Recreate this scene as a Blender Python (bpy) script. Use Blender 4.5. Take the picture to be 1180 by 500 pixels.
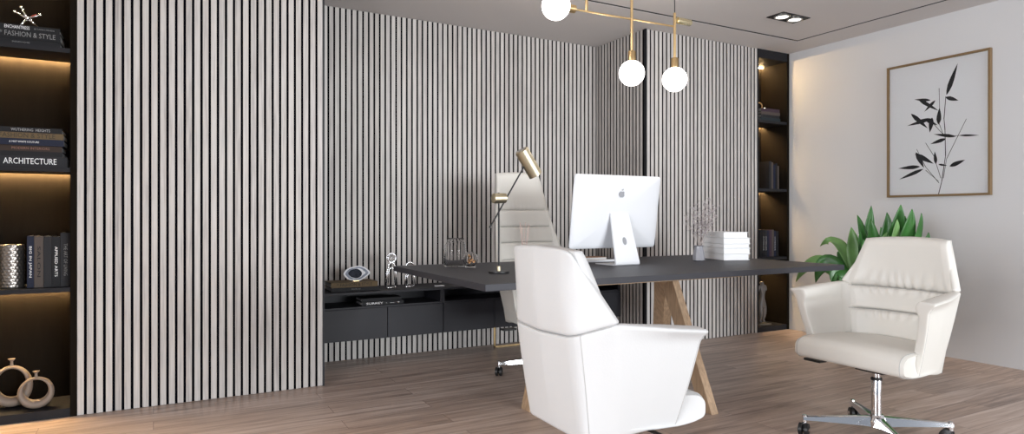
import bpy, bmesh, math, random
from mathutils import Vector, Matrix
random.seed(7)
PI = math.pi
for o in list(bpy.data.objects): bpy.data.objects.remove(o)
S = bpy.context.scene
C = S.collection
# ------------------------------------------------------------------ camera
F_PX, YAW, CAM_Y, CAM_Z = 754.1, 0.5013, -4.1335, 1.05
cd = bpy.data.cameras.new('camera'); cam = bpy.data.objects.new('camera', cd); C.objects.link(cam)
cam.location = (0, CAM_Y, CAM_Z); cam.rotation_euler = (PI/2, 0, -YAW)
cd.sensor_fit = 'HORIZONTAL'; cd.sensor_width = 36; cd.lens = 36*F_PX/1180; cd.clip_start = .05
S.camera = cam
# ------------------------------------------------------------------ colour management, world, daylight
S.view_settings.view_transform = 'Standard'; S.view_settings.look = 'None'
S.view_settings.gamma = 1; S.view_settings.use_curve_mapping = False
S.view_settings.exposure = 0.14
w = bpy.data.worlds.new('world'); S.world = w; w.use_nodes = True
w.node_tree.nodes['Background'].inputs[0].default_value = (.80, .88, 1, 1)
w.node_tree.nodes['Background'].inputs[1].default_value = 0.36
def area(name, loc, target, sx, sy, power, col):
    l = bpy.data.lights.new(name, 'AREA'); l.shape = 'RECTANGLE'; l.size = sx; l.size_y = sy
    l.energy = power; l.color = col
    o = bpy.data.objects.new(name, l); C.objects.link(o); o.location = loc
    o.rotation_euler = (Vector(target)-Vector(loc)).to_track_quat('-Z', 'Y').to_euler(); return o
area('window_light', (-4.6, -4.6, 1.5), (3.6, -1.6, 1.1), 3.0, 2.2, 350, (.93, .96, 1))
area('window_light', (4.6, -13.0, 1.6), (2.8, 0, 1.2), 6.0, 3.0, 1150, (.93, .97, 1))

# ------------------------------------------------------------------ materials
MATS = {}
def mat(name, col, rough=.5, metal=0, spec=.5, bump=0, bscale=40, var=0, vscale=8, coat=0, emit=None, estr=0, trans=0, ior=1.45, stretch=(1, 1, 1), sheen=0):
    if name in MATS: return MATS[name]
    m = bpy.data.materials.new(name); m.use_nodes = True; nt = m.node_tree; b = nt.nodes['Principled BSDF']
    b.inputs['Base Color'].default_value = (*col, 1); b.inputs['Roughness'].default_value = rough
    b.inputs['Metallic'].default_value = metal; b.inputs['Specular IOR Level'].default_value = spec
    b.inputs['Coat Weight'].default_value = coat; b.inputs['Transmission Weight'].default_value = trans; b.inputs['IOR'].default_value = ior
    b.inputs['Sheen Weight'].default_value = sheen
    if emit: b.inputs['Emission Color'].default_value = (*emit, 1); b.inputs['Emission Strength'].default_value = estr
    tc = nt.nodes.new('ShaderNodeTexCoord'); mp = nt.nodes.new('ShaderNodeMapping'); mp.inputs['Scale'].default_value = stretch
    nt.links.new(tc.outputs['Object'], mp.inputs[0])
    if bump or var:
        n = nt.nodes.new('ShaderNodeTexNoise'); n.inputs['Scale'].default_value = bscale if bump else vscale; n.inputs['Detail'].default_value = 4
        nt.links.new(mp.outputs[0], n.inputs['Vector'])
    if bump:
        bn = nt.nodes.new('ShaderNodeBump'); bn.inputs['Strength'].default_value = bump; bn.inputs['Distance'].default_value = .004
        nt.links.new(n.outputs[0], bn.inputs['Height']); nt.links.new(bn.outputs[0], b.inputs['Normal'])
    if var:
        n2 = nt.nodes.new('ShaderNodeTexNoise'); n2.inputs['Scale'].default_value = vscale; n2.inputs['Detail'].default_value = 5
        nt.links.new(mp.outputs[0], n2.inputs['Vector'])
        r = nt.nodes.new('ShaderNodeValToRGB'); r.color_ramp.elements[0].position = .3; r.color_ramp.elements[1].position = .7
        r.color_ramp.elements[0].color = (*[c*(1-var) for c in col], 1); r.color_ramp.elements[1].color = (*[min(1, c*(1+var)) for c in col], 1)
        nt.links.new(n2.outputs[0], r.inputs[0]); nt.links.new(r.outputs[0], b.inputs['Base Color'])
    MATS[name] = m; return m

def slat_mat():
    m = bpy.data.materials.new('greige oak veneer'); m.use_nodes = True; nt = m.node_tree; N = nt.nodes; L = nt.links; b = N['Principled BSDF']
    b.inputs['Roughness'].default_value = .55; b.inputs['Specular IOR Level'].default_value = .3
    tc = N.new('ShaderNodeTexCoord'); sp = N.new('ShaderNodeSeparateXYZ'); L.new(tc.outputs['Object'], sp.inputs[0])
    def mth(op, a, bb=None):
        n = N.new('ShaderNodeMath'); n.operation = op
        for i, v in enumerate((a, bb)):
            if v is None: continue
            if isinstance(v, (int, float)): n.inputs[i].default_value = v
            else: L.new(v, n.inputs[i])
        return n.outputs[0]
    xi = mth('FLOOR', mth('DIVIDE', sp.outputs[0], .0425))
    wn = N.new('ShaderNodeTexWhiteNoise'); wn.noise_dimensions = '1D'; L.new(xi, wn.inputs['W'])
    cx = N.new('ShaderNodeCombineXYZ'); L.new(mth('ADD', mth('MULTIPLY', sp.outputs[0], 60), mth('MULTIPLY', wn.outputs[0], 50)), cx.inputs[0])
    L.new(mth('MULTIPLY', sp.outputs[2], 2.2), cx.inputs[2]); L.new(mth('MULTIPLY', xi, 3.7), cx.inputs[1])
    n1 = N.new('ShaderNodeTexNoise'); n1.inputs['Scale'].default_value = 1.6; n1.inputs['Detail'].default_value = 6; n1.inputs['Roughness'].default_value = .65; L.new(cx.outputs[0], n1.inputs['Vector'])
    r = N.new('ShaderNodeValToRGB'); e = r.color_ramp.elements
    e[0].position = .3; e[0].color = (.35, .325, .315, 1); e[1].position = .72; e[1].color = (.64, .61, .585, 1)
    k = e.new(.5); k.color = (.535, .505, .485, 1)
    L.new(mth('ADD', mth('MULTIPLY', n1.outputs[0], .85), mth('MULTIPLY', wn.outputs[0], .17)), r.inputs[0]); L.new(r.outputs[0], b.inputs['Base Color'])
    bn = N.new('ShaderNodeBump'); bn.inputs['Strength'].default_value = .15; bn.inputs['Distance'].default_value = .002; L.new(n1.outputs[0], bn.inputs['Height']); L.new(bn.outputs[0], b.inputs['Normal'])
    return m
def floor_mat():
    m = bpy.data.materials.new('oak laminate'); m.use_nodes = True; nt = m.node_tree; N = nt.nodes; L = nt.links; b = N['Principled BSDF']
    b.inputs['Roughness'].default_value = .38; b.inputs['Specular IOR Level'].default_value = .4
    tc = N.new('ShaderNodeTexCoord')
    br = N.new('ShaderNodeTexBrick'); br.offset = .37; br.inputs['Scale'].default_value = 1; br.inputs['Brick Width'].default_value = 1.35; br.inputs['Row Height'].default_value = .15
    br.inputs['Mortar Size'].default_value = .0012; br.inputs['Color1'].default_value = (0, 0, 0, 1); br.inputs['Color2'].default_value = (1, 1, 1, 1); br.inputs['Mortar'].default_value = (.5, .5, .5, 1)
    L.new(tc.outputs['Object'], br.inputs['Vector'])
    mp = N.new('ShaderNodeMapping'); mp.inputs['Scale'].default_value = (1.1, 17, 1); L.new(tc.outputs['Object'], mp.inputs[0])
    ad = N.new('ShaderNodeVectorMath'); ad.operation = 'ADD'; L.new(mp.outputs[0], ad.inputs[0])
    ml = N.new('ShaderNodeVectorMath'); ml.operation = 'SCALE'; ml.inputs['Scale'].default_value = 9; L.new(br.outputs[0], ml.inputs[0]); L.new(ml.outputs[0], ad.inputs[1])
    n1 = N.new('ShaderNodeTexNoise'); n1.inputs['Scale'].default_value = 1.7; n1.inputs['Detail'].default_value = 8; n1.inputs['Roughness'].default_value = .62; n1.inputs['Distortion'].default_value = .6; L.new(ad.outputs[0], n1.inputs['Vector'])
    mx = N.new('ShaderNodeMath'); mx.operation = 'MULTIPLY_ADD'; mx.inputs[1].default_value = .13; L.new(br.outputs[0], mx.inputs[0]); L.new(n1.outputs[0], mx.inputs[2])
    r = N.new('ShaderNodeValToRGB'); e = r.color_ramp.elements
    e[0].position = .33; e[0].color = (.25, .19, .162, 1); e[1].position = .8; e[1].color = (.68, .57, .51, 1); k = e.new(.55); k.color = (.48, .365, .305, 1)
    L.new(mx.outputs[0], r.inputs[0])
    mm = N.new('ShaderNodeMix'); mm.data_type = 'RGBA'; mm.blend_type = 'MULTIPLY'; L.new(br.outputs['Fac'], mm.inputs[0]); L.new(r.outputs[0], mm.inputs[6]); mm.inputs[7].default_value = (.35, .3, .28, 1)
    L.new(mm.outputs[2], b.inputs['Base Color'])
    bn = N.new('ShaderNodeBump'); bn.inputs['Strength'].default_value = .12; bn.inputs['Distance'].default_value = .003; L.new(n1.outputs[0], bn.inputs['Height']); L.new(bn.outputs[0], b.inputs['Normal'])
    return m
M = {}
M['slat'] = slat_mat(); M['floor'] = floor_mat()
M['felt'] = mat('black felt backing', (.004, .004, .006), .95, spec=0)
M['slatside'] = mat('black stained batten edge', (.02, .018, .017), .8, spec=.2)
M['wall'] = mat('white wall paint', (.66, .66, .67), .7, bump=.05, bscale=120)
M['ceil'] = mat('warm grey ceiling paint', (.72, .69, .68), .85)
M['black'] = mat('matt black lacquer', (.014, .014, .017), .6, spec=.25)
M['niche'] = mat('dark bronze panel', (.0095, .0072, .005), .8, spec=.05, var=.12, vscale=6, stretch=(8, 8, 1))
M['desk'] = mat('charcoal laminate', (.029, .029, .037), .5, bump=.03, bscale=200)
M['cab'] = mat('charcoal matt lacquer', (.019, .019, .024), .5, spec=.35)
M['leather'] = mat('ivory leather', (.70, .68, .635), .42, bump=.12, bscale=170, spec=.45)
M['leatherw'] = mat('white leather', (.575, .575, .575), .42, bump=.12, bscale=170, spec=.45)
M['seam'] = mat('grey stitching', (.42, .41, .40), .8)
M['chrome'] = mat('chrome', (.80, .80, .82), .09, 1)
M['steel'] = mat('brushed nickel', (.62, .60, .57), .28, 1)
M['rubber'] = mat('black plastic', (.012, .012, .013), .4)
M['brass'] = mat('satin brass', (.72, .52, .27), .3, 1)
M['palebrass'] = mat('brushed pale brass', (.60, .53, .38), .42, 1, bump=.05, bscale=300)
M['oak'] = mat('light oak', (.40, .275, .175), .5, var=.22, vscale=14, stretch=(6, 6, .7), bump=.08, bscale=60)
M['globe'] = mat('opal glass globe', (1, 1, 1), .3, emit=(1, .93, .86), estr=13)
M['alu'] = mat('white aluminium', (.77, .78, .81), .3, .0, coat=.2)
M['logo'] = mat('silver grey badge', (.42, .43, .46), .25, .4)
M['screen'] = mat('black screen glass', (.01, .01, .012), .08)
M['paper'] = mat('white paper', (.78, .78, .78), .8, bump=.3, bscale=300, stretch=(.1, .1, 3))
M['white'] = mat('white cover board', (.86, .86, .87), .5)
M['whitegrey'] = mat('grey lettering', (.45, .45, .46), .7)
M['led'] = mat('warm led strip', (1, .8, .5), .5, emit=(1, .67, .32), estr=360)
M['ink'] = mat('black ink', (.012, .012, .014), .7)
M['art'] = mat('art paper', (.80, .81, .83), .6)
M['framewood'] = mat('walnut gilt frame', (.24, .155, .075), .4, .2)
M['glass'] = mat('clear glass', (1, 1, 1), .02, trans=1, ior=1.45)
M['jarglass'] = mat('thin jar glass', (1, 1, 1), .02, trans=1, ior=1.16)
M['thinglass'] = mat('picture glass', (1, 1, 1), .03, trans=1, ior=1.04)
M['leaf'] = mat('glossy green leaf', (.045, .17, .035), .35, var=.45, vscale=5, spec=.6)
M['leafl'] = mat('pale green leaf', (.17, .33, .11), .4, var=.3, vscale=6)
M['pot'] = mat('stone planter', (.12, .12, .12), .7, bump=.2)
M['soil'] = mat('potting soil', (.03, .02, .015), .95, bump=.6, bscale=80)
M['twig'] = mat('dried grey twig', (.42, .36, .34), .8)
M['bloom'] = mat('dried lilac blossom', (.40, .36, .37), .9)
M['greyglass'] = mat('smoked grey vase glaze', (.30, .30, .33), .2)
M['agateedge'] = mat('agate rind', (.78, .80, .84), .4)
M['agatemid'] = mat('agate grey band', (.25, .29, .37), .5, var=.3, vscale=60)
M['agatecore'] = mat('agate dark core', (.03, .035, .05), .6, spec=.15, var=.4, vscale=60)
M['spot'] = mat('spot lamp face', (1, 1, 1), .3, emit=(1, .97, .92), estr=5)
M['reed'] = mat('pink reed', (.55, .38, .34), .7)
M['amber'] = mat('amber dried flowers', (.42, .22, .10), .8, var=.4, vscale=60)
M['hammer'] = mat('hammered pewter', (.26, .24, .22), .3, .9)
M['taupe'] = mat('ribbed taupe ceramic', (.24, .19, .155), .55)
M['statue'] = mat('dark bronze casting', (.16, .145, .14), .5, .2)
M['red'] = mat('red enamel', (.45, .06, .03), .3)
def cov(n, c): return mat('cover ' + n, c, .55, spec=.25)

# ------------------------------------------------------------------ helpers
class MB:
    def __init__(s): s.bm = bmesh.new()
    def box(s, x0, x1, y0, y1, z0, z1, bev=0, rot=None, piv=None):
        b = bmesh.new(); bmesh.ops.create_cube(b, size=1)
        for v in b.verts: v.co = Vector(((x0+x1)/2+v.co.x*(x1-x0), (y0+y1)/2+v.co.y*(y1-y0), (z0+z1)/2+v.co.z*(z1-z0)))
        if bev: bmesh.ops.bevel(b, geom=b.edges[:], offset=bev, segments=2, profile=.6, affect='EDGES')
        if rot is not None:
            p = Vector(piv or (0, 0, 0))
            for v in b.verts: v.co = p + rot @ (v.co-p)
        s.merge(b); return s
    def merge(s, b):
        me = bpy.data.meshes.new('t'); b.to_mesh(me); b.free(); s.bm.from_mesh(me); bpy.data.meshes.remove(me)
    def tube(s, pts, r, seg=10, closed=False, cap=True):
        pts = [Vector(p) for p in pts]; n = len(pts); rs = r if isinstance(r, (list, tuple)) else [r]*n
        rings = []; up = None
        for i, p in enumerate(pts):
            a = pts[(i-1) % n] if (closed or i > 0) else p; c = pts[(i+1) % n] if (closed or i < n-1) else p
            t = (c-a).normalized()
            if up is None: up = Vector((0, 0, 1)) if abs(t.z) < .9 else Vector((1, 0, 0))
            u = (up - t*up.dot(t)).normalized(); v = t.cross(u); up = u
            rings.append([s.bm.verts.new(p+(u*math.cos(2*PI*k/seg)+v*math.sin(2*PI*k/seg))*rs[i]) for k in range(seg)])
        m = n if closed else n-1
        for i in range(m):
            A, B = rings[i], rings[(i+1) % n]
            for k in range(seg): s.bm.faces.new((A[k], A[(k+1) % seg], B[(k+1) % seg], B[k]))
        if cap and not closed: s.bm.faces.new(rings[0][::-1]); s.bm.faces.new(rings[-1])
        return s
    def lathe(s, prof, seg=28, cx=0, cy=0, mtx=None, closed=False):
        rings = []
        for r, z in prof:
            rings.append([s.bm.verts.new(Vector((cx+max(r, 1e-4)*math.cos(2*PI*k/seg), cy+max(r, 1e-4)*math.sin(2*PI*k/seg), z))) for k in range(seg)])
        nn = len(rings)
        for i in range(nn if closed else nn-1):
            for k in range(seg): s.bm.faces.new((rings[i][k], rings[i][(k+1) % seg], rings[(i+1) % nn][(k+1) % seg], rings[(i+1) % nn][k]))
        if not closed: s.bm.faces.new(rings[0][::-1]); s.bm.faces.new(rings[-1])
        if mtx is not None:
            for rg in rings:
                for v in rg: v.co = mtx @ v.co
        return s
    def sphere(s, c, r, seg=24, sc=(1, 1, 1)):
        b = bmesh.new(); bmesh.ops.create_uvsphere(b, u_segments=seg, v_segments=max(6, seg//2), radius=r)
        for v in b.verts: v.co = Vector((c[0]+v.co.x*sc[0], c[1]+v.co.y*sc[1], c[2]+v.co.z*sc[2]))
        s.merge(b); return s
    def prism(s, pts, d, mtx=None):
        """polygon in xy extruded in z by d"""
        a = [s.bm.verts.new((x, y, 0)) for x, y in pts]; b = [s.bm.verts.new((x, y, d)) for x, y in pts]; n = len(a)
        s.bm.faces.new(a[::-1]); s.bm.faces.new(b)
        for i in range(n): s.bm.faces.new((a[i], a[(i+1) % n], b[(i+1) % n], b[i]))
        if mtx is not None:
            for v in a+b: v.co = mtx @ v.co
        return s
    def hexa(s, lo, hi):
        """eight corners: lo four, hi four, same order"""
        a = [s.bm.verts.new(p) for p in lo]; b = [s.bm.verts.new(p) for p in hi]; n = len(a)
        s.bm.faces.new(a[::-1]); s.bm.faces.new(b)
        for i in range(n): s.bm.faces.new((a[i], a[(i+1) % n], b[(i+1) % n], b[i]))
        return s
    def grid(s, fn, nu, nv, closed_u=False):
        g = [[s.bm.verts.new(fn(i/(nu if closed_u else nu-1), j/(nv-1))) for i in range(nu)] for j in range(nv)]
        for j in range(nv-1):
            for i in range(nu if closed_u else nu-1):
                i2 = (i+1) % nu
                s.bm.faces.new((g[j][i], g[j][i2], g[j+1][i2], g[j+1][i]))
        return g
    def slab(s, fo, fi, nu, nv):
        """closed thick sheet between an outer and an inner surface"""
        A = s.grid(fo, nu, nv); B = s.grid(fi, nu, nv)
        def rim(a, b):
            mid = [s.bm.verts.new((p.co+q.co)/2 + e) for p, q, e in zip(a, b, ext(a, b))]
            for i in range(len(a)-1):
                s.bm.faces.new((a[i], mid[i], mid[i+1], a[i+1])); s.bm.faces.new((mid[i], b[i], b[i+1], mid[i+1]))
            return mid
        def ext(a, b): return [Vector((0, 0, 0))]*len(a)
        m1 = rim(A[0], B[0]); m2 = rim(A[-1], B[-1])
        l = rim([r[0] for r in A], [r[0] for r in B]); q = rim([r[-1] for r in A], [r[-1] for r in B])
        bmesh.ops.remove_doubles(s.bm, verts=s.bm.verts[:], dist=1e-6)
        bmesh.ops.recalc_face_normals(s.bm, faces=s.bm.faces[:])
        return s
    def build(s, name, m, parent=None, smooth=False, subsurf=0, bevel=0, loc=None, rot=None):
        bmesh.ops.recalc_face_normals(s.bm, faces=s.bm.faces[:])
        me = bpy.data.meshes.new(name); s.bm.to_mesh(me); s.bm.free()
        ms = m if isinstance(m, (list, tuple)) else [m]
        for x in ms: me.materials.append(x)
        if smooth:
            me.polygons.foreach_set('use_smooth', [True]*len(me.polygons))
            if smooth != 'all': me.set_sharp_from_angle(angle=math.radians(40))
        o = bpy.data.objects.new(name, me); C.objects.link(o)
        if parent: o.parent = parent
        if loc: o.location = loc
        if rot: o.rotation_euler = rot
        if bevel: b = o.modifiers.new('b', 'BEVEL'); b.width = bevel; b.segments = 3; b.limit_method = 'ANGLE'; b.angle_limit = math.radians(35)
        if subsurf: b = o.modifiers.new('s', 'SUBSURF'); b.levels = subsurf; b.render_levels = subsurf
        return o
def tag(o, label=None, cat=None, group=None, kind=None):
    if label: o['label'] = label
    if cat: o['category'] = cat
    if group: o['group'] = group
    if kind: o['kind'] = kind
    return o
def thing(name, label, cat, loc=(0, 0, 0), rz=0, group=None):
    o = bpy.data.objects.new(name, None); C.objects.link(o); o.empty_display_size = .05
    o.location = loc; o.rotation_euler = (0, 0, rz); return tag(o, label, cat, group)
def struct(name, mb, m, parent=None, **k):
    o = mb.build(name, m, parent, **k)
    if not parent: o['kind'] = 'structure'
    return o
def text(body, size, m, parent, name='lettering', loc=(0, 0, 0), rot=(PI/2, 0, 0), width=None, bold=0, label=None):
    c = bpy.data.curves.new('tx', 'FONT'); c.body = body; c.size = size; c.align_x = 'CENTER'; c.align_y = 'CENTER'; c.extrude = .0004; c.offset = bold; c.resolution_u = 2
    t = bpy.data.objects.new('tx', c); C.objects.link(t); bpy.context.view_layer.update()
    me = bpy.data.meshes.new_from_object(t.evaluated_get(bpy.context.evaluated_depsgraph_get()))
    bpy.data.objects.remove(t)
    xs = [v.co.x for v in me.vertices]
    if width and xs:
        k = width/(max(xs)-min(xs))
        for v in me.vertices: v.co.x *= k
    me.materials.clear(); me.materials.append(m); me.name = name
    o = bpy.data.objects.new(name, me); C.objects.link(o); o.parent = parent; o.location = loc; o.rotation_euler = rot
    if label: o['label'] = label
    return o

# ------------------------------------------------------------------ room shell
H = 2.579; X0 = -.353; XR = .935; XC = 3.505; XD = 4.801; W = 5.231; RD = .668
struct('floor', MB().box(-3.2, W+.1, -7.0, RD+.12, -.06, 0), M['floor'])
cb = MB()
GX, GY = 4.905, -.34
for (a, b, c_, d) in ((-3.2, GX-.014, -7.0, GY-.014), (GX+.014, W+.1, -7.0, RD+.12), (-3.2, GX+.014, GY+.014, RD+.12)):
    cb.box(a, b, c_, d, H, H+.08)
struct('ceiling', cb, M['ceil'])
struct('trim_1', MB().box(-3.2, GX+.014, GY-.014, GY+.014, H+.002, H+.03).box(GX-.014, GX+.014, -7.0, GY-.014, H+.002, H+.03), M['black'])
struct('wall_right', MB().box(W, W+.1, -7.0, RD+.12, 0, H), M['wall'])
def slats(name, p0, direction, n, length, pitch=.0425, wd=.0292, dp=.009, parent=None):
    """upright battens standing proud of a black felt backing; local x runs along the wall, -y points into the room"""
    mb = MB()
    pitch = length/n; wd = pitch*.685
    for i in range(n):
        x = i*pitch
        mb.box(x, x+wd, -dp, 0, .002, H-.002)
    mb.bm.normal_update()
    for f in mb.bm.faces:
        if f.normal.y > -.9: f.material_index = 1
    return mb.build('slat_cladding', [M['slat'], M['slatside']], parent)
def wall(name, p0, ang, length, n):
    b = struct(name, MB().box(0, length, 0, .03, 0, H), M['felt']); b.location = (p0[0], p0[1], 0); b.rotation_euler = (0, 0, ang)
    slats(name, p0, 0, n, length, parent=b); return b
DP = .012
struct('wall_left_light_shield', MB().box(-2.0, -1.9, -2.7, RD+.12, 0, H), M['wall'])  # unseen wall, added to shield the left slats and niche from light
wall('wall_back_left', (X0, DP), 0, .922-X0+.0134, 30)
wall('wall_recess', (XR+.012, RD), 0, XC-XR-.02, 60)
wall('wall_back_right', (XC+.012, DP), 0, XD-XC-.012+.0134, 30)
# side faces of the recess
r_ = struct('wall_return_right', MB().box(0, RD-.02, 0, .03, 0, H), M['felt']); r_.location = (XC+.0, RD, 0); r_.rotation_euler = (0, 0, -PI/2)
slats('x', None, 0, 15, RD-.02, parent=r_)
struct('trim_2', MB().box(XC-.004, XC+.012, .001, .02, 0, H), M['black'])
struct('wall_return_left', MB().box(.9225, XR, .001, RD+.02, 0, H), M['cab'])

# ------------------------------------------------------------------ built-in niches
ND = .30
def niche(x0, x1, label, leds):
    t = thing('shelving_niche', label, 'shelving unit', ((x0+x1)/2, 0, 0))
    cx = (x0+x1)/2; a, b = x0-cx, x1-cx
    MB().box(a, b, ND, ND+.02, 0, H).build('back_panel', M['niche'], t)
    MB().box(a, a+.02, 0, ND, 0, H).build('side_panel', M['black'], t)
    MB().box(b-.03, b, 0, ND, 0, H).build('side_panel', M['niche'], t)
    MB().box(a+.02, b-.03, .0, ND, 2.50, H).build('top_panel', M['black'], t)
    MB().box(a+.02, b-.03, .004, ND, 0, .045).build('plinth', M['black'], t)
    for z in (1.936, 1.31, .68):
        s = MB().box(a+.02, b-.03, .003, ND-.036, z-.024, z).box(a+.02, b-.03, ND-.036, ND, z-.008, z).build('shelf', M['black'], t)
        MB().box(a+.022, b-.032, ND-.027, ND-.015, z-.016, z-.0085).build('led_strip', M['led'], s)
    MB().box(a+.022, b-.032, ND-.027, ND-.015, 2.491, 2.4995).build('led_strip', M['led'], t)
    return t
niche(-1.35, X0-.001, 'tall black display niche with warm lit shelves at the far left', 0)
niche(XD, W-.001, 'narrow black display niche with lit shelves beside the white wall', 0)

# ------------------------------------------------------------------ floating cabinet
CF, CT = .32, .535
def cabinet(x0, x1, label, split=None, doors=2):
    t = thing('wall_cabinet', label, 'cabinet', (x0, CF, .205), group=None)
    L = x1-x0; h = CT-.205
    b = MB()
    b.box(0, L, .02, RD-CF-.016, 0, .012).box(0, .016, .004, RD-CF-.016, 0, h-.016).box(L-.016, L, .004, RD-CF-.016, 0, h-.016)
    b.box(0.016, L-.016, .004, RD-CF-.016, .212, .226).box(.016, L-.016, RD-CF-.03, RD-CF-.016, .012, h-.016)
    b.build('body', M['cab'], t)
    ws = [0]+list(split or [])+[L]
    for i in range(len(ws)-1):
        MB().box(ws[i]+.002, ws[i+1]-.002, -.014, .002, .0, .214, bev=.0015).build('door', M['cab'], t)
    return t
cabinet(.94, 1.86, 'charcoal floating cabinet at the left end, with books in its open slot', [.499])
cabinet(1.862, 2.70, 'middle charcoal floating cabinet under the desk overhang', [.42])
cabinet(2.702, XC-.017, 'charcoal floating cabinet at the right end, mostly behind the armchair', [.40])
tag(MB().box(.94, XC-.017, CF-.016, RD-.014, CT-.016, CT, bev=.002).build('cabinet_top', M['cab']), 'long thin charcoal top board running over the floating cabinets', 'countertop')
# brass floor rail seen below the cabinet
tag(MB().box(2.405, 2.417, .555, .567, 0, .205).box(2.405, 3.3, .555, .567, 0, .010).box(3.288, 3.3, .555, .567, 0, .205).build('metal_frame', M['brass']), 'slim brass support frame standing under the floating cabinet', 'frame')

# ------------------------------------------------------------------ desk
DX0, DX1, DY0, DY1, DZ = 1.292, 3.81, -1.53, -.262, .75
dk = thing('desk', 'long charcoal desk on angled light wood trestle legs', 'desk', ((DX0+DX1)/2, (DY0+DY1)/2, 0))
dcx, dcy = (DX0+DX1)/2, (DY0+DY1)/2
MB().box(DX0-dcx, DX1-dcx, DY0-dcy, DY1-dcy, DZ-.032, DZ, bev=.002).build('desktop', M['desk'], dk)
for ya in (-.48, .36): MB().box(-.62, .52, ya, ya+.04, DZ-.055, DZ-.033).build('rail', M['oak'], dk)
def leg(top, foot, w, d, wdir=(0, 1, 0), w2=None):
    t, f = Vector(top), Vector(foot); a = Vector(wdir).normalized(); b = Vector((1, 0, 0)) if abs(a.x) < .5 else Vector((0, 1, 0))
    w2 = w2 or w
    q = lambda c, w_: [c-a*w_/2-b*d/2, c+a*w_/2-b*d/2, c+a*w_/2+b*d/2, c-a*w_/2+b*d/2]
    m = MB(); m.hexa(q(f, w2), q(t, w)); m.build('leg', M['oak'], dk, loc=(-dcx, -dcy, 0), bevel=.003)
leg((2.62, -1.235, DZ-.033), (2.62, -1.56, 0), .105, .05, w2=.085)
leg((2.60, -1.225, DZ-.033), (2.93, -.81, 0), .10, .06, w2=.085)
leg((2.02, -.95, DZ-.033), (1.80, -1.05, 0), .09, .06)
leg((2.04, -.93, DZ-.033), (2.12, -.80, 0), .09, .06)

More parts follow.
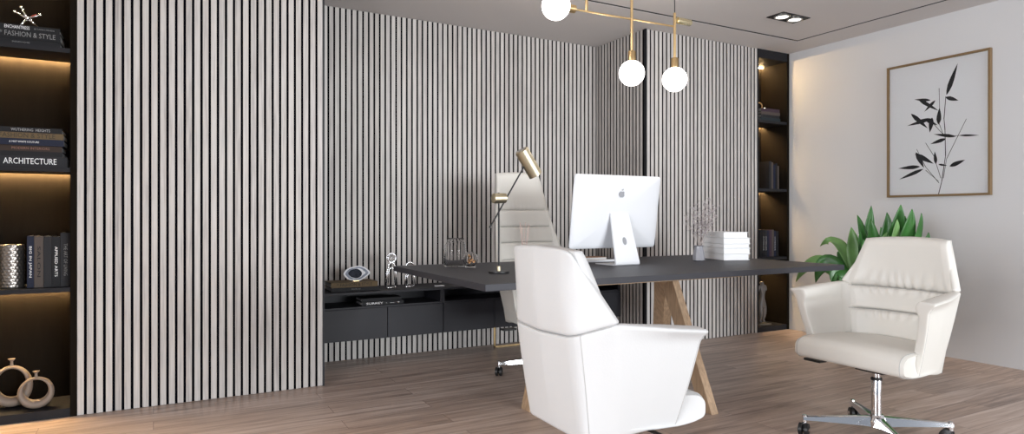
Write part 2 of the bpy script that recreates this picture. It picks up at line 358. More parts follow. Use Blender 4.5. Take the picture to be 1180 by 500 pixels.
# ------------------------------------------------------------------ office armchairs
def lerp(a, b, t): return a+(b-a)*t
def pl(tab, t):
    """piecewise linear through (param, vec) with smoothing"""
    for (a, p), (b, q) in zip(tab, tab[1:]):
        if t <= b or b == tab[-1][0]:
            k = (t-a)/(b-a); k = max(0, min(1, k)); return tuple(lerp(x, y, k) for x, y in zip(p, q))
def smooth_tab(tab, t, e=.05):
    o = [pl(tab, max(0, min(1, t+d*e))) for d in (-1, -.5, 0, .5, 1)]
    return tuple(sum(v[i] for v in o)/5 for i in range(len(o[0])))
def chair(name, label, loc, rz, lm, tall=False, leg0=0):
    t = thing(name, label, 'chair', loc, rz, None)
    E = .32 if tall else 0
    # lower shell: U shaped wrap, arms included.  s in [-1,1]; stations by |s|
    bot = [(0, (.0, -.208, .322)), (.30, (.165, -.206, .322)), (.36, (.19, -.195, .324)), (.50, (.225, -.10, .334)), (.7, (.245, .0, .348)), (1, (.263, .114, .360))]
    top = [(0, (.0, -.266, .662)), (.30, (.170, -.258, .668)), (.36, (.205, -.245, .676)), (.50, (.298, -.155, .718)), (.7, (.325, .0, .704)), (1, (.340, .165, .688))]
    def outer(u, v, off=0):
        s_ = u*2-1; a = abs(s_); sg = 1 if s_ >= 0 else -1
        b = smooth_tab(bot, a, .022); p = smooth_tab(top, a, .022)
        if a < .04: b = (b[0]*a/.04, b[1], b[2]); p = (p[0]*a/.04, p[1], p[2])
        w_ = lerp(b[0], p[0], v); f_ = lerp(b[1], p[1], v); z = lerp(b[2], p[2], v)
        bulge = .006*math.sin(PI*v)
        nx = min(1, a*2.2); w_ += bulge*nx; f_ -= bulge*(1-nx)
        # arms flare outwards at the top edge
        k = max(0, (v-.86)/.14)**1.5; ka = max(0, min(1, (a-.5)/.25)); w_ += .031*k*ka; z -= .004*k*ka
        # inward offset
        if off:
            off = off*(1+.9*ka*max(0, min(1, (v-.80)/.16)))
            n = Vector((w_*.9, f_ if a < .55 else f_*.15, 0)); n.normalize(); w_ -= n.x*off; f_ -= n.y*off
            if ka and v > .93: z += .010*ka*(v-.93)/.07
        return Vector((f_, sg*w_, z))
    T = .042
    MB().slab(lambda u, v: outer(u, v), lambda u, v: outer(u, v, T), 101, 25).build('shell', lm, t, smooth='all', subsurf=1)
    # upper back
    zt = .955+ (.42 if tall else 0); rec = .012 if not tall else .15
    cw = .20 if not tall else .175
    def tp(a):
        return smooth_tab([(0, (0, -.272-rec, zt)), (.6, (cw*.72, -.268-rec, zt-.005)), (.88, (cw*.97, -.255-rec, zt-.014)), (1, (cw, -.245-rec, zt-.030))], a, .10)
    bt = [(0, (.0, -.266, .662)), (.60, (.170, -.258, .668)), (.72, (.205, -.245, .676)), (1, (.298, -.155, .718))]
    def ub(u, v, off=0):
        s_ = u*2-1; a = abs(s_); sg = 1 if s_ >= 0 else -1
        b = smooth_tab(bt, a, .04+.12*min(1, v*3)) if a < .93 else pl(bt, a); p = tp(a)
        if a < .05: b = (b[0]*a/.05, b[1], b[2]); p = (p[0]*a/.05, p[1], p[2])
        if tall: kk = v**.9; wv = lerp(b[0], p[0], kk) + .0
        else: wv = lerp(b[0], p[0], v)
        f_ = lerp(b[1], p[1], v) - .012*math.sin(PI*v)*(1-a); z = lerp(b[2], p[2], v)
        if off: f_ += off*(1-.35*a); wv -= off*.45*a; z -= off*.10*max(0, v-.9)*10
        return Vector((f_, sg*wv, z))
    MB().slab(lambda u, v: ub(u, v), lambda u, v: ub(u, v, .045), 41, 17).build('backrest', lm, t, smooth='all', subsurf=1)
    # front cushions of the back, three or more pads divided by seams
    zs = [.45, .585, .70, zt-.014] if not tall else [.47, .62, .75, .87, .98, 1.10, zt-.012]
    def inner_w(z):
        if z < .71: return lerp(.205, .262, max(0, (z-.45)/.26))
        return lerp(.268, cw-.003, (z-.71)/(zt-.71))
    def inner_f(z, a):
        if z < .62: f_ = lerp(-.17, -.205, (z-.45)/.17)
        else: f_ = lerp(-.205, -.215-rec, (z-.62)/(zt-.62))
        return f_ + .065*a**2.6*(1 if z < .72 else max(.12, 1-(z-.72)/(zt-.72)*.9))
    cu = None
    for i in range(len(zs)-1):
        z0, z1 = zs[i], zs[i+1]
        def pf(u, v, back=0, z0=z0, z1=z1, i=i):
            s_ = u*2-1; a = abs(s_)
            z = lerp(z0, z1, v); w_ = inner_w(z)*s_
            f_ = inner_f(z, a)
            if back: return Vector((f_-.035, w_, z))
            puff = (.012 if tall else .020)*(min(1, (1-abs(2*v-1))*4.5)**.5)*(min(1, (1-a)*7)**.5)
            wr = .0042*math.sin(s_*34+i*2+2*math.sin(s_*5+v*3))*max(0, 1-(1-v)*2.6 if i < 2 else 1-v*2.6)*(1-a**4)*(.15 if tall else 1)
            arch = .012*(1-a*a) if (i == len(zs)-2 and v > .8) else 0
            return Vector((f_-.005+puff+wr*1.5, w_, z+arch*(v-.8)*5))
        MB().slab(lambda u, v: pf(u, v, 1), lambda u, v: pf(u, v), 97, 21).build('back_cushion', lm, t, smooth='all')
        if i:
            z = z0; MB().tube([Vector((inner_f(z, abs(q))-.002+.010, inner_w(z)*q, z)) for q in [k/10-1 for k in range(21)]], .0008 if tall else .0016, 6).build('piping', M['seam'], t)
    # seat cushion
    def seat(u, v):
        # superellipse section around the y axis, swept in y
        th = 2*PI*u; y = lerp(-.272, .272, v); e = abs(2*v-1)
        k = 1 if e < .94 else math.sqrt(max(0, 1-((e-.94)/.06)**2))*.12+.88
        cx_, hx, hz = .030, .205, .055
        c_, s_ = math.cos(th), math.sin(th)
        x = cx_+hx*math.copysign(abs(c_)**.45, c_)*(.97 if k < 1 else 1)
        z = .408+hz*math.copysign(abs(s_)**.6, s_)*k + (.012*(1-e*e) if s_ > 0 else 0) - (.018 if x > .2 else 0)*((x-.2)/.1)
        # narrow towards the rear
        y *= lerp(.76, 1, min(1, max(0, (x+.18)/.24)))
        return Vector((x, y, z))
    mb = MB(); g = mb.grid(seat, 48, 29, closed_u=True)
    mb.bm.faces.new(g[0]); mb.bm.faces.new(g[-1][::-1])
    sc = mb.build('seat', lm, t, smooth=True)
    for sg in (-1, 1):
        pts = []
        for k in range(40):
            p = seat(k/40, .03 if sg < 0 else .97); pts.append(p+Vector((0, sg*.001, 0)))
        MB().tube(pts, .0015, 6, closed=True).build('piping', M['seam'], sc)
    # back seams on the outer shell
    for sg in (-1, 1): MB().tube([outer(.5+sg*.185, v)+Vector((.0004, 0, 0)) for v in [k/16 for k in range(17)]], .0011, 6).build('piping', M['seam'], t)
    hp = [outer(.5+q*.24, .995)*1.0 for q in [k/24-1 for k in range(49)]]
    MB().tube(hp, .0009, 6).build('piping', M['seam'], t)
    for ue in (.012, .988): MB().tube([outer(ue, v)+Vector((0, 0, .0)) for v in [k/20 for k in range(20)]], .0010, 6).build('piping', M['seam'], t)
    # underseat plate, column, base
    MB().box(-.09, .06, -.07, .07, .318, .352, bev=.006).box(.04, .055, -.27, -.05, .330, .338, bev=.002).build('tilt_mechanism', M['rubber'], t)
    MB().box(.02, .075, -.345, -.25, .312, .324, bev=.003).build('lever', M['rubber'], t)
    MB().lathe([(.018, .12), (.018, .32)], 20).build('gas_lift', M['chrome'], t, smooth=True)
    MB().lathe([(.022, .10), (.0225, .275), (.020, .282)], 24).build('column', M['chrome'], t, smooth=True)
    MB().lathe([(.0245, .276), (.0245, .286), (.02, .290)], 24).build('collar', M['rubber'], t, smooth=True)
    MB().lathe([(.030, .055), (.040, .06), (.042, .085), (.036, .102), (.028, .115)], 28).build('hub', M['chrome'], t, smooth=True)
    for k in range(4):
        a = leg0+k*2*PI/4; R = Matrix.Rotation(a, 3, 'Z')
        m = MB(); n = 10
        def sec(q):
            x = lerp(.02, .33, q); wd = lerp(.026, .014, q); zt_ = lerp(.104, .086, q); zb = lerp(.058, .072, q**.6)
            return [R@Vector((x, -wd, zb)), R@Vector((x, -wd*.75, zt_)), R@Vector((x, 0, zt_+.004)), R@Vector((x, wd*.75, zt_)), R@Vector((x, wd, zb)), R@Vector((x, 0, zb+.004))]
        rings = [[m.bm.verts.new(p) for p in sec(i/n)] for i in range(n+1)]
        for i in range(n):
            for j in range(6): m.bm.faces.new((rings[i][j], rings[i][(j+1) % 6], rings[i+1][(j+1) % 6], rings[i+1][j]))
        m.bm.faces.new(rings[0]); m.bm.faces.new(rings[-1])
        lg = m.build('leg', M['chrome'], t, smooth=True)
        p = R@Vector((.322, 0, 0)); d = Matrix.Rotation(a+1.1+k*.7, 3, 'Z'); ax = d@Vector((0, 1, 0))
        cs = MB().tube([(p.x, p.y, .052), (p.x, p.y, .094)], .011, 12).build('caster_stem', M['chrome'], lg, smooth=True)
        tr = d@Vector((.015, 0, 0))
        m = MB(); c0 = Vector((p.x, p.y, .029))+tr
        for sgn in (-1, 1):
            m.tube([c0+ax*sgn*.004, c0+ax*sgn*.007, c0+ax*sgn*.021, c0+ax*sgn*.024], [.024, .029, .029, .022], 20)
        m.box(-.012, .024, -.005, .005, .030, .060, rot=d.to_3x3(), piv=(0, 0, 0)) if False else None
        m.tube([c0+Vector((0, 0, .0))-ax*.003, c0+ax*.003], .012, 12)
        m.tube([c0, Vector((p.x, p.y, .055))], .009, 10)
        m.build('caster', M['rubber'], lg, smooth=True)
        for sgn in (-1, 1): MB().tube([c0+ax*sgn*.0245, c0+ax*sgn*.026], .010, 14).build('hubcap', M['chrome'], lg)
    return t
chair('office_armchair', 'ivory leather swivel armchair standing alone in front of the plant and white wall', (3.014, -2.238, 0), math.radians(178.7), M['leather'], leg0=math.radians(-37))
chair('office_armchair', 'white leather swivel armchair seen from behind in the foreground', (1.42, -2.225, 0), math.radians(-1.5), M['leatherw'], leg0=math.radians(30))
chair('executive_chair', 'tall ivory executive chair behind the desk, with stitched horizontal bands', (2.33, -.33, 0), math.radians(-90), M['leather'], tall=True, leg0=math.radians(-98))

# ------------------------------------------------------------------ books
def book(label, loc, L, Wd, T, cover, rz=0, stand=False, txt=None, tcol=None, tsize=None, twidth=None, group=None, extra=None, tilt=0, pages='paper', tx=0):
    t = thing('book', label, 'book', loc, rz, group)
    # local: spine along x (centred), spine face at y=0 looking to -y, thickness z
    def rt(o):
        if stand:
            o.rotation_euler = (0, PI/2+tilt, 0)
            o.location = (0, 0, 0)
        return o
    ct = min(.003, T*.12)
    m = MB().box(-L/2, L/2, 0, Wd, 0, ct).box(-L/2, L/2, 0, Wd, T-ct, T).box(-L/2, L/2, 0, ct, ct, T-ct)
    base = bpy.data.objects.new('cover', None)
    bpy.data.objects.remove(base)
    cv = m.build('cover', cover, t); pg = MB().box(-L/2+.004, L/2-.004, ct, Wd-.005, ct, T-ct).build('pages', M[pages], t)
    parts = [cv, pg]
    if txt: parts.append(text(txt, tsize or T*.7, tcol or M['white'], t, 'title', (tx, -.0006, T/2), (PI/2, 0, 0), twidth))
    for e in (extra or []):
        parts.append(text(e[0], e[1], e[4] if len(e) > 4 else (tcol or M['white']), t, 'subtitle', (e[2], -.0006, T/2+e[3]), (PI/2, 0, 0)))
    if stand:
        # turn so that the spine stands upright, title reading downwards
        R = Matrix.Rotation(PI/2+tilt, 4, 'Y'); Tm = Matrix.Translation((0, 0, L/2*math.cos(tilt)+T*abs(math.sin(tilt))))
        for p in parts: p.matrix_basis = Tm @ R @ Matrix.Translation((0, 0, -T/2)) @ p.matrix_basis
    return t
gold = mat('faded gold lettering', (.40, .33, .18), .5); dim = mat('dim grey lettering', (.22, .22, .22), .6)
goldcov = cov('bronze', (.13, .09, .045)); dark = cov('black', (.012, .012, .014)); dgrey = cov('dark grey', (.020, .020, .023)); navy = cov('navy', (.012, .016, .035)); brownc = cov('brown', (.04, .026, .02)); taupec = cov('taupe', (.085, .068, .060))
# top shelf, left
z = 1.9365
book('black closed book at the bottom of the stack on the top left shelf', (-.61, .05, z), .36, .22, .034, dark, txt='ENDLESS HOMES', tcol=dim, tsize=.010, group=None, tx=.01)
book('black book lettered FASHION & STYLE in grey on the top left shelf', (-.605, .045, z+.0345), .35, .22, .044, dark, txt='* FASHION & STYLE', tcol=dim, tsize=.036, twidth=.235, tx=.035)
book('thin black ENCHANTRESS book topping the stack on the top left shelf', (-.60, .06, z+.079), .33, .20, .030, dark, txt='ENCHANTRESS', tcol=M['white'], tsize=.024, twidth=.105, tx=-.018, extra=[('BY SARAH STEVENS', .010, .098, 0, dim)])
j = thing('jack_ornament', 'silver jack ornament with ball tips on the top left shelf', 'ornament', (-.585, .14, z+.1095))
m = MB(); c0 = Vector((0, 0, .055))
dirs = [Vector((-.45, .1, .9)), Vector((.85, -.2, .35)), Vector((-.8, .2, .45)), Vector((-.5, -.3, -.8)), Vector((.75, .2, -.55)), Vector((.2, .9, .3))]
for d in dirs:
    d.normalize(); m.tube([c0, c0+d*.03, c0+d*.062], [.009, .005, .004], 8)
m.sphere(c0, .012, 12); m.build('body', M['chrome'], j, smooth='all')
for d in dirs[:3]: MB().sphere(c0+d*.064, .0085, 12).build('ball_tip', M['chrome'], j, smooth='all')
MB().tube([c0+dirs[1]*.02+Vector((0, -.006, .004)), c0+dirs[1]*.045+Vector((0, -.006, .006))], .003, 8).build('red_inlay', M['red'], j)
# second shelf, left
z = 1.3105
rows = [(.055, dgrey, 'ARCHITECTURE', M['white'], .044, .225, .36, .02, 'dark grey book lettered ARCHITECTURE at the bottom of the second shelf stack'),
        (.026, dark, None, None, 0, 0, .33, 0, 'plain black book lying directly on the ARCHITECTURE book'),
        (.030, brownc, 'MODERN INTERIORS', mat('rust lettering', (.25, .12, .09), .6), .018, .16, .31, .02, 'brown book with faint rust lettering in the middle of the shelf stack'),
        (.034, navy, 'A MIST WHITE COUTURE', M['white'], .013, .125, .34, .0, 'navy book with small white lettering in the second shelf stack'),
        (.032, goldcov, 'FASHION & STYLE', mat('dark bronze lettering', (.03, .02, .01), .6), .034, .235, .33, 0.01, 'bronze book lettered FASHION & STYLE on the second left shelf'),
        (.028, dark, 'WUTHERING  HEIGHTS', mat('grey lettering 2', (.35, .35, .36), .6), .02, .165, .31, .02, 'black WUTHERING HEIGHTS book topping the second shelf stack')]
for i, (T, cvr, tx_, tc_, ts, tw, L, ox, lb) in enumerate(rows):
    book(lb, (-.585+ox*.3, .04+.006*(i % 3), z), L, .22, T-.0005, cvr, txt=tx_, tcol=tc_, tsize=ts, twidth=tw, tx=ox); z += T
# third shelf, left: standing
xs = [(.030, .27, navy, 'BIG IN JAPAN', M['white'], 'navy book with white marks beside the pewter vase'),
      (.040, .268, taupec, 'SALON', dark, 'taupe standing book with a dark title on the third left shelf'),
      (.036, .268, dgrey, None, None, 'plain dark grey standing book between the taupe and black ones'),
      (.036, .266, dark, 'APPLIED ARTS', M['white'], 'black standing book with white vertical title on the third left shelf'),
      (.046, .285, dgrey, 'THE ART OF LIVING', dim, 'tallest dark standing book at the right end of the third left shelf')]
x = -.578
for T, L, cvr, tx_, tc_, lb in xs:
    book(lb, (x+T/2, .07, .6805), L, .19, T-.001, cvr, stand=True, txt=tx_, tcol=tc_, tsize=T*.5, twidth=L*.6); x += T+.0005
v = thing('vase', 'hammered pewter cylinder vase on the third left shelf', 'vase', (-.652, .14, .6805))
def ham(u, vv):
    r = .054+.0018*abs(math.sin(u*2*PI*9+(int(vv*14) % 2)*1.5))*abs(math.sin(vv*PI*14)); a = u*2*PI
    return Vector((r*math.cos(a), r*math.sin(a), vv*.225))
m = MB(); g = m.grid(ham, 120, 90, closed_u=True); m.bm.faces.new(g[0])
g2 = m.grid(lambda u, q: Vector(((.050)*math.cos(u*2*PI), .050*math.sin(u*2*PI), .225-q*.2)), 120, 3, closed_u=True); m.bm.faces.new(g2[-1])
for i in range(120): m.bm.faces.new((g[-1][i], g[-1][(i+1) % 120], g2[0][(i+1) % 120], g2[0][i]))
m.build('body', M['hammer'], v, smooth='all')
# ring vases, bottom left
def ringvase(label, loc, R, sc):
    t = thing('ring_vase', label, 'vase', loc)
    m = MB(); n = 48; rings = []
    for i in range(n):
        a = 2*PI*i/n; top = (1+math.sin(a))/2      # 1 at top
        th = lerp(.52, .16, top)*R; rc = R-th; cz = R*1.02*sc
        ctr = Vector((math.cos(a)*(R-th*.5)*.92, 0, cz+math.sin(a)*(R-th*.5)*sc))
        rad = Vector((math.cos(a), 0, math.sin(a)))
        rings.append([m.bm.verts.new(ctr+rad*th*.5*math.cos(b*2*PI/14)*(1.0)+Vector((0, 1, 0))*R*.42*lerp(1, .6, top)*math.sin(b*2*PI/14)) for b in range(14)])
    for i in range(n):
        for b in range(14): m.bm.faces.new((rings[i][b], rings[i][(b+1) % 14], rings[(i+1) % n][(b+1) % 14], rings[(i+1) % n][b]))
    o = m.build('body', M['taupe'], t, smooth='all')
    zz = R*1.02*sc+R*sc
    MB().lathe([(.014, zz-.012), (.007, zz+.004), (.006, zz+R*.22), (.016, zz+R*.36), (.013, zz+R*.37)], 18).build('neck', M['taupe'], t, smooth=True)
ringvase('larger taupe ring vase with a hole, at the bottom left of the niche', (-.655, .16, .0455), .098, 1.12)
ringvase('smaller round taupe ring vase in front on the niche floor', (-.54, .08, .0455), .086, .95)

# right niche contents
z = 1.9365
for i, (T, L, cvr, lb) in enumerate([(.035, .27, cov('teal', (.02, .03, .035)), 'teal black book at the bottom of the right niche stack'), (.028, .25, dgrey, 'dark grey book second from the bottom in the right niche stack'), (.026, .26, taupec, 'taupe book under the top book of the right niche stack'), (.032, .25, cov('plum', (.05, .03, .045)), 'plum book topping the right niche stack below the ring ornament')]):
    book(lb, (5.035, .05, z), L, .2, T-.0005, cvr, txt=None); z += T
rg = thing('ring_ornament', 'small brass loop ornament on the books in the right niche', 'ornament', (4.98, .13, z))
MB().tube([(.035*math.cos(a), 0, .033+.03*math.sin(a)) for a in [2*PI*k/28 for k in range(28)]], .004, 8, closed=True).build('ring', M['brass'], rg, smooth='all')
MB().sphere((.075, 0, .0135), .013, 14).build('ball', M['chrome'], rg, smooth='all')
MB().box(-.03, .10, -.02, .02, 0, .004).build('base', M['steel'], rg)
book('large brown book standing face out on the second right niche shelf', (4.935, .10, 1.3105), .25, .13, .022, cov('copper', (.16, .09, .03)), rz=math.radians(40), stand=True)
x = 5.03
for i, (T, L, cvr, ti, lb) in enumerate([(.030, .26, dgrey, 0, 'dark grey upright book next to the brown one in the right niche'), (.022, .25, taupec, 0, 'pale taupe upright book on the second right niche shelf'), (.03, .23, navy, 0, 'navy upright book on the second right niche shelf'), (.026, .245, dark, 0, 'black upright book at the end of the second right niche shelf'), (.022, .22, taupec, 0, 'slim taupe upright book nearest the niche side on the second shelf')]):
    book(lb, (x+T/2, .06, 1.3105), L, .17, T-.001, cvr, stand=True, txt=None); x += T+.001
x = 4.90
for i, (T, L, cvr, lb) in enumerate([(.036, .25, dark, 'first black book from the left on the third right niche shelf'), (.034, .25, dark, 'second black book with grey title on the third right niche shelf'), (.030, .25, dgrey, 'dark grey lettered book on the third right niche shelf'), (.028, .248, navy, 'navy book in the middle of the third right niche shelf'), (.034, .25, cov('plum', (.05, .03, .045)), 'plum book on the third right niche shelf'), (.024, .25, taupec, 'taupe book on the third right niche shelf'), (.03, .24, navy, 'navy book second from the end of the third right shelf'), (.036, .235, dark, 'short black book at the right end of the third right shelf')]):
    book(lb, (x+T/2, .06, .6805), L, .18, T-.001, cvr, stand=True, txt='INTERIOR' if i in (1, 2, 6) else None, tcol=M['whitegrey'], tsize=.016, twidth=.13); x += T+.001
# bronze torso figure
def skin(name, verts, edges, radii, m, parent, lv=2):
    me = bpy.data.meshes.new(name); me.from_pydata(verts, edges, []); o = bpy.data.objects.new(name, me); C.objects.link(o); o.parent = parent
    o.modifiers.new('skin', 'SKIN'); 
    for i, r in enumerate(radii): me.skin_vertices[0].data[i].radius = (r, r) if not isinstance(r, tuple) else r
    me.skin_vertices[0].data[0].use_root = True
    o.modifiers['skin'].use_smooth_shade = True
    s = o.modifiers.new('s', 'SUBSURF'); s.levels = lv; s.render_levels = lv; me.materials.append(m); return o
fg = thing('figurine', 'headless dark bronze torso figurine on the floor of the right niche', 'sculpture', (4.985, .11, .0455))
vs = [(0, 0, .20), (.004, 0, .245), (-.002, 0, .29), (.002, 0, .335), (.01, 0, .365),
      (.028, 0, .165), (.03, -.004, .09), (.028, .006, .03), (-.026, 0, .165), (-.034, -.02, .09), (-.03, -.006, .03),
      (-.038, 0, .345), (-.06, -.01, .30), (.045, 0, .342), (.058, 0, .30), (.0, -.005, .385), (-.032, -.014, .376), (.03, -.012, .012), (-.03, -.028, .012)]
es = [(0, 1), (1, 2), (2, 3), (3, 4), (0, 5), (5, 6), (6, 7), (0, 8), (8, 9), (9, 10), (3, 11), (11, 12), (3, 13), (13, 14), (4, 15), (15, 16), (7, 17), (10, 18)]
rd = [.036, .026, .034, .038, .018, .030, .022, .013, .030, .022, .013, .018, .013, .018, .013, .014, .012, .012, .012]
b_ = skin('body', vs, es, rd, M['statue'], fg)
MB().box(-.075, .075, -.05, .05, 0, .012, bev=.002).build('base', M['steel'], fg)
b_.location.z = .010

# ------------------------------------------------------------------ things on the cabinet
z = CT+.0005
book('black book under the bronze one on the floating cabinet', (1.235, .375, z), .335, .20, .028, dark, txt='MODERN ART', tcol=dim, tsize=.010)
book('bronze book lettered FASHION & STYLE under the agate slice', (1.225, .37, z+.0285), .325, .20, .034, goldcov, txt='* FASHION & STYLE', tcol=mat('near black lettering', (.01, .008, .006), .6), tsize=.030, twidth=.245)
ag = thing('agate_slice', 'grey and white agate slice with dark core standing on books', 'ornament', (1.25, .43, z+.0625))
def blob(sx, sz, n=40, seed=1, pt=.0):
    rr = random.Random(seed); ph = [rr.uniform(0, 6.28) for _ in range(4)]
    o = []
    for k in range(n):
        a = 2*PI*k/n; r = 1+.05*math.sin(2*a+ph[0])+.04*math.sin(3*a+ph[1])+.02*math.sin(7*a+ph[2])
        if abs((a+PI) % (2*PI)-PI) < .5: r += pt*(1-abs((a+PI) % (2*PI)-PI)/.5)
        o.append((sx*r*math.cos(a), sz*r*math.sin(a)))
    return o
MX = Matrix.Rotation(PI/2, 4, 'X')
def lay(s, d, y, mt, nm, par=ag, seed=1, pt=.25, cz=.056, cx=0):
    MB().prism(blob(.082*s, .054*s, seed=seed, pt=pt), d, Matrix.Translation((cx, y, cz)) @ MX).build(nm, mt, par)
lay(1, .012, .006, M['agateedge'], 'rind'); lay(.86, .013, .0065, M['agatemid'], 'grey_band'); lay(.66, .014, .007, M['agateedge'], 'pale_band', seed=2)
lay(.58, .0175, .0075, M['agatecore'], 'dark_core', seed=5, pt=.1, cx=-.008)
MB().box(-.02, .02, -.008, .012, 0, .006).build('stand', M['brass'], ag)
def loopfig(label, loc, Hh, group=None):
    t = thing('glass_sculpture', label, 'sculpture', loc)
    k = Hh/.255
    m = MB(); 
    pts = [(-.040, 0, .008), (-.034, 0, .10*k), (-.022, 0, .17*k), (0, 0, .185*k), (.022, 0, .17*k), (.034, 0, .10*k), (.040, 0, .008)]
    m.tube(pts, .0055, 10).tube([(-.04, 0, .006), (.04, 0, .006)], .0055, 10); m.build('frame', M['chrome'], t, smooth='all')
    MB().tube([(-.026, 0, .008), (-.018, 0, .13*k), (0, 0, .15*k), (.018, 0, .13*k), (.026, 0, .008)], .0035, 8).build('inner_loop', M['chrome'], t, smooth='all')
    MB().tube([(.032*math.cos(a), 0, .215*k+.032*math.sin(a)) for a in [2*PI*q/32 for q in range(32)]], .005, 10, closed=True).build('ring', M['chrome'], t, smooth='all')
    MB().sphere((0, 0, .215*k), .025, 20, (1, .5, 1)).build('glass_ball', M['glass'], t, smooth='all')
loopfig('taller silver keyhole sculpture with glass ball beside the agate', (1.505, .42, z), .262)
loopfig('shorter silver keyhole sculpture beside the corner of the desk', (1.645, .42, z), .18)
tag(MB().prism([(0, 0), (.075, -.01), (.08, .02), (.01, .03)], .004, Matrix.Translation((1.83, .40, z))).build('card', M['white']), 'small white card on the cabinet under the desk edge', 'card')
book('lower black book lying in the open slot of the floating cabinet', (1.42, .345, .432), .30, .17, .026, dark, txt='SURREY  -  ---  +', tcol=M['white'], tsize=.02, twidth=.24, pages='white')
book('upper black book lying in the open slot of the floating cabinet', (1.415, .36, .4585), .29, .16, .022, dark, pages='white')

# ------------------------------------------------------------------ desk lamp
dl = thing('desk_lamp', 'brass desk lamp with a black arm on the charcoal desk', 'lamp', (1.62, -1.03, DZ))
MB().lathe([(.055, 0), (.056, .003), (.055, .011), (.02, .013)], 36).build('base', M['rubber'], dl, smooth=True)
MB().lathe([(.011, .012), (.011, .036), (.008, .038)], 18).build('base_collar', M['palebrass'], dl, smooth=True)
MB().tube([(0, 0, .03), (0, 0, .43)], .0045, 12).build('stem', M['cab'], dl, smooth=True)
pj_ = Vector((0, -.012, .399)); pa = Vector((-.055, -.012, .25)); pb = Vector((.165, -.012, .60))
MB().tube([pa, pb], .0042, 10).build('arm', M['rubber'], dl, smooth=True)
MB().tube([pa-Vector((.004, 0, .007)), pa+Vector((.004, 0, .007))], .0065, 10).build('arm_tip', M['rubber'], dl)
MB().tube([(-.036, -.006, .399), (-.034, -.006, .399), (.034, -.006, .401), (.036, -.006, .401)], [.025, .027, .027, .025], 24).build('joint', M['palebrass'], dl, smooth=True)
h0 = Vector((.132, -.012, .663)); h1 = Vector((.222, -.012, .530)); d = (h1-h0).normalized()
m = MB(); m.tube([h0, h0+d*.004, h1, h1-d*.001, h0+d*.02], [.035, .039, .039, .035, .035], 32, cap=True)
m.build('lamp_head', M['palebrass'], dl, smooth=True)
MB().tube([h0-d*.0015, h0-d*.0005], .024, 28).build('head_cap', M['steel'], dl)
MB().tube([pb-Vector((.012, 0, .02)), h0+d*.065+Vector((-.012, 0, 0))], .008, 12).build('swivel', M['palebrass'], dl, smooth=True)

# ------------------------------------------------------------------ computer
def rbox(w_, h_, r, n=6):
    pts = []
    for cx, cy, a0 in ((w_/2-r, h_/2-r, 0), (-w_/2+r, h_/2-r, PI/2), (-w_/2+r, -h_/2+r, PI), (w_/2-r, -h_/2+r, 1.5*PI)):
        for k in range(n+1): a = a0+k*PI/2/n; pts.append((cx+r*math.cos(a), cy+r*math.sin(a)))
    return pts
im = thing('desktop_computer', 'white all-in-one computer seen from behind on the desk', 'computer', (2.575, -.80, DZ))
tilt = math.radians(8)
TM = Matrix.Translation((0, -.005, .333)) @ Matrix.Rotation(tilt, 4, 'X') @ Matrix.Rotation(PI/2, 4, 'X')   # local xy = screen plane, +z faces the viewer
m = MB(); rings = []
for k, (s_, zz) in enumerate([(1, 0), (1, .006), (.985, .010), (.9, .017), (.72, .024), (.5, .031), (.25, .034)]):
    r = .02*s_; rings.append([m.bm.verts.new(TM @ Vector((x_, y_, zz))) for x_, y_ in rbox(.678*s_, .465*s_, max(.012, r))])
for a, b in zip(rings, rings[1:]):
    for i in range(len(a)): m.bm.faces.new((a[i], a[(i+1) % len(a)], b[(i+1) % len(a)], b[i]))
m.bm.faces.new(rings[0][::-1]); m.bm.faces.new(rings[-1]); m.build('back_case', M['alu'], im, smooth='all')
MB().prism(rbox(.674, .461, .018), .004, TM @ Matrix.Translation((0, 0, -.0045))).build('screen', M['screen'], im)
# stand
st = MB(); path = [(-.068, .185+.045), (-.073, .20), (-.105, .055), (-.125, .012), (-.118, .003), (-.10, 0), (.09, 0)]
prof = [(-.038, .325), (-.046, .323), (-.128, .022), (-.128, .008), (-.120, .0015), (-.105, 0), (.085, 0), (.085, .004), (-.100, .006), (-.113, .012), (-.115, .022), (-.034, .318)]
hw_ = lambda z_: .093-.022*max(0, z_-.02)/.3
a = [st.bm.verts.new((-hw_(z_), y_, z_)) for y_, z_ in prof]; b = [st.bm.verts.new((hw_(z_), y_, z_)) for y_, z_ in prof]
for i in range(len(prof)): st.bm.faces.new((a[i], a[(i+1) % len(a)], b[(i+1) % len(a)], b[i]))
st.bm.faces.new(a); st.bm.faces.new(b[::-1]); st.build('stand', M['alu'], im, bevel=.0015)
MB().prism([(.019*math.cos(q*2*PI/20)*.8, .019*math.sin(q*2*PI/20)*1.3) for q in range(20)], .001, Matrix.Translation((0, -.0945, .150)) @ Matrix.Rotation(PI/2-.27, 4, 'X')).build('logo_reflection', M['logo'], im)  # grey oval laid on the stand, imitating the logo's reflection
def apple(s):
    body = []
    for k in range(72):
        a = 2*PI*k/72; r = 1.0
        x = math.cos(a)*.94; y = math.sin(a)*.92
        if y > 0: y -= .22*math.exp(-(x/.28)**2)
        else: y += .16*math.exp(-(x/.24)**2); x *= 1-.16*abs(y)
        dx, dy = x-1.15, y-.18
        if math.hypot(dx, dy) < .46: q = .46/max(1e-3, math.hypot(dx, dy)); x, y = 1.15+dx*q, .18+dy*q
        body.append((x*s, y*s))
    lf = [(.02, .95), (.10, 1.25), (.34, 1.48), (.44, 1.50), (.40, 1.22), (.22, 1.02)]
    return body, [(x*s, y*s) for x, y in lf]
bd, lf = apple(.0235)
zs_ = .0385
m = MB(); m.prism(bd, .0014, TM @ Matrix.Translation((.01, .115, .0345))); m.prism(lf, .0014, TM @ Matrix.Translation((.01, .115, .0335)))
m.build('logo', M['logo'], im)
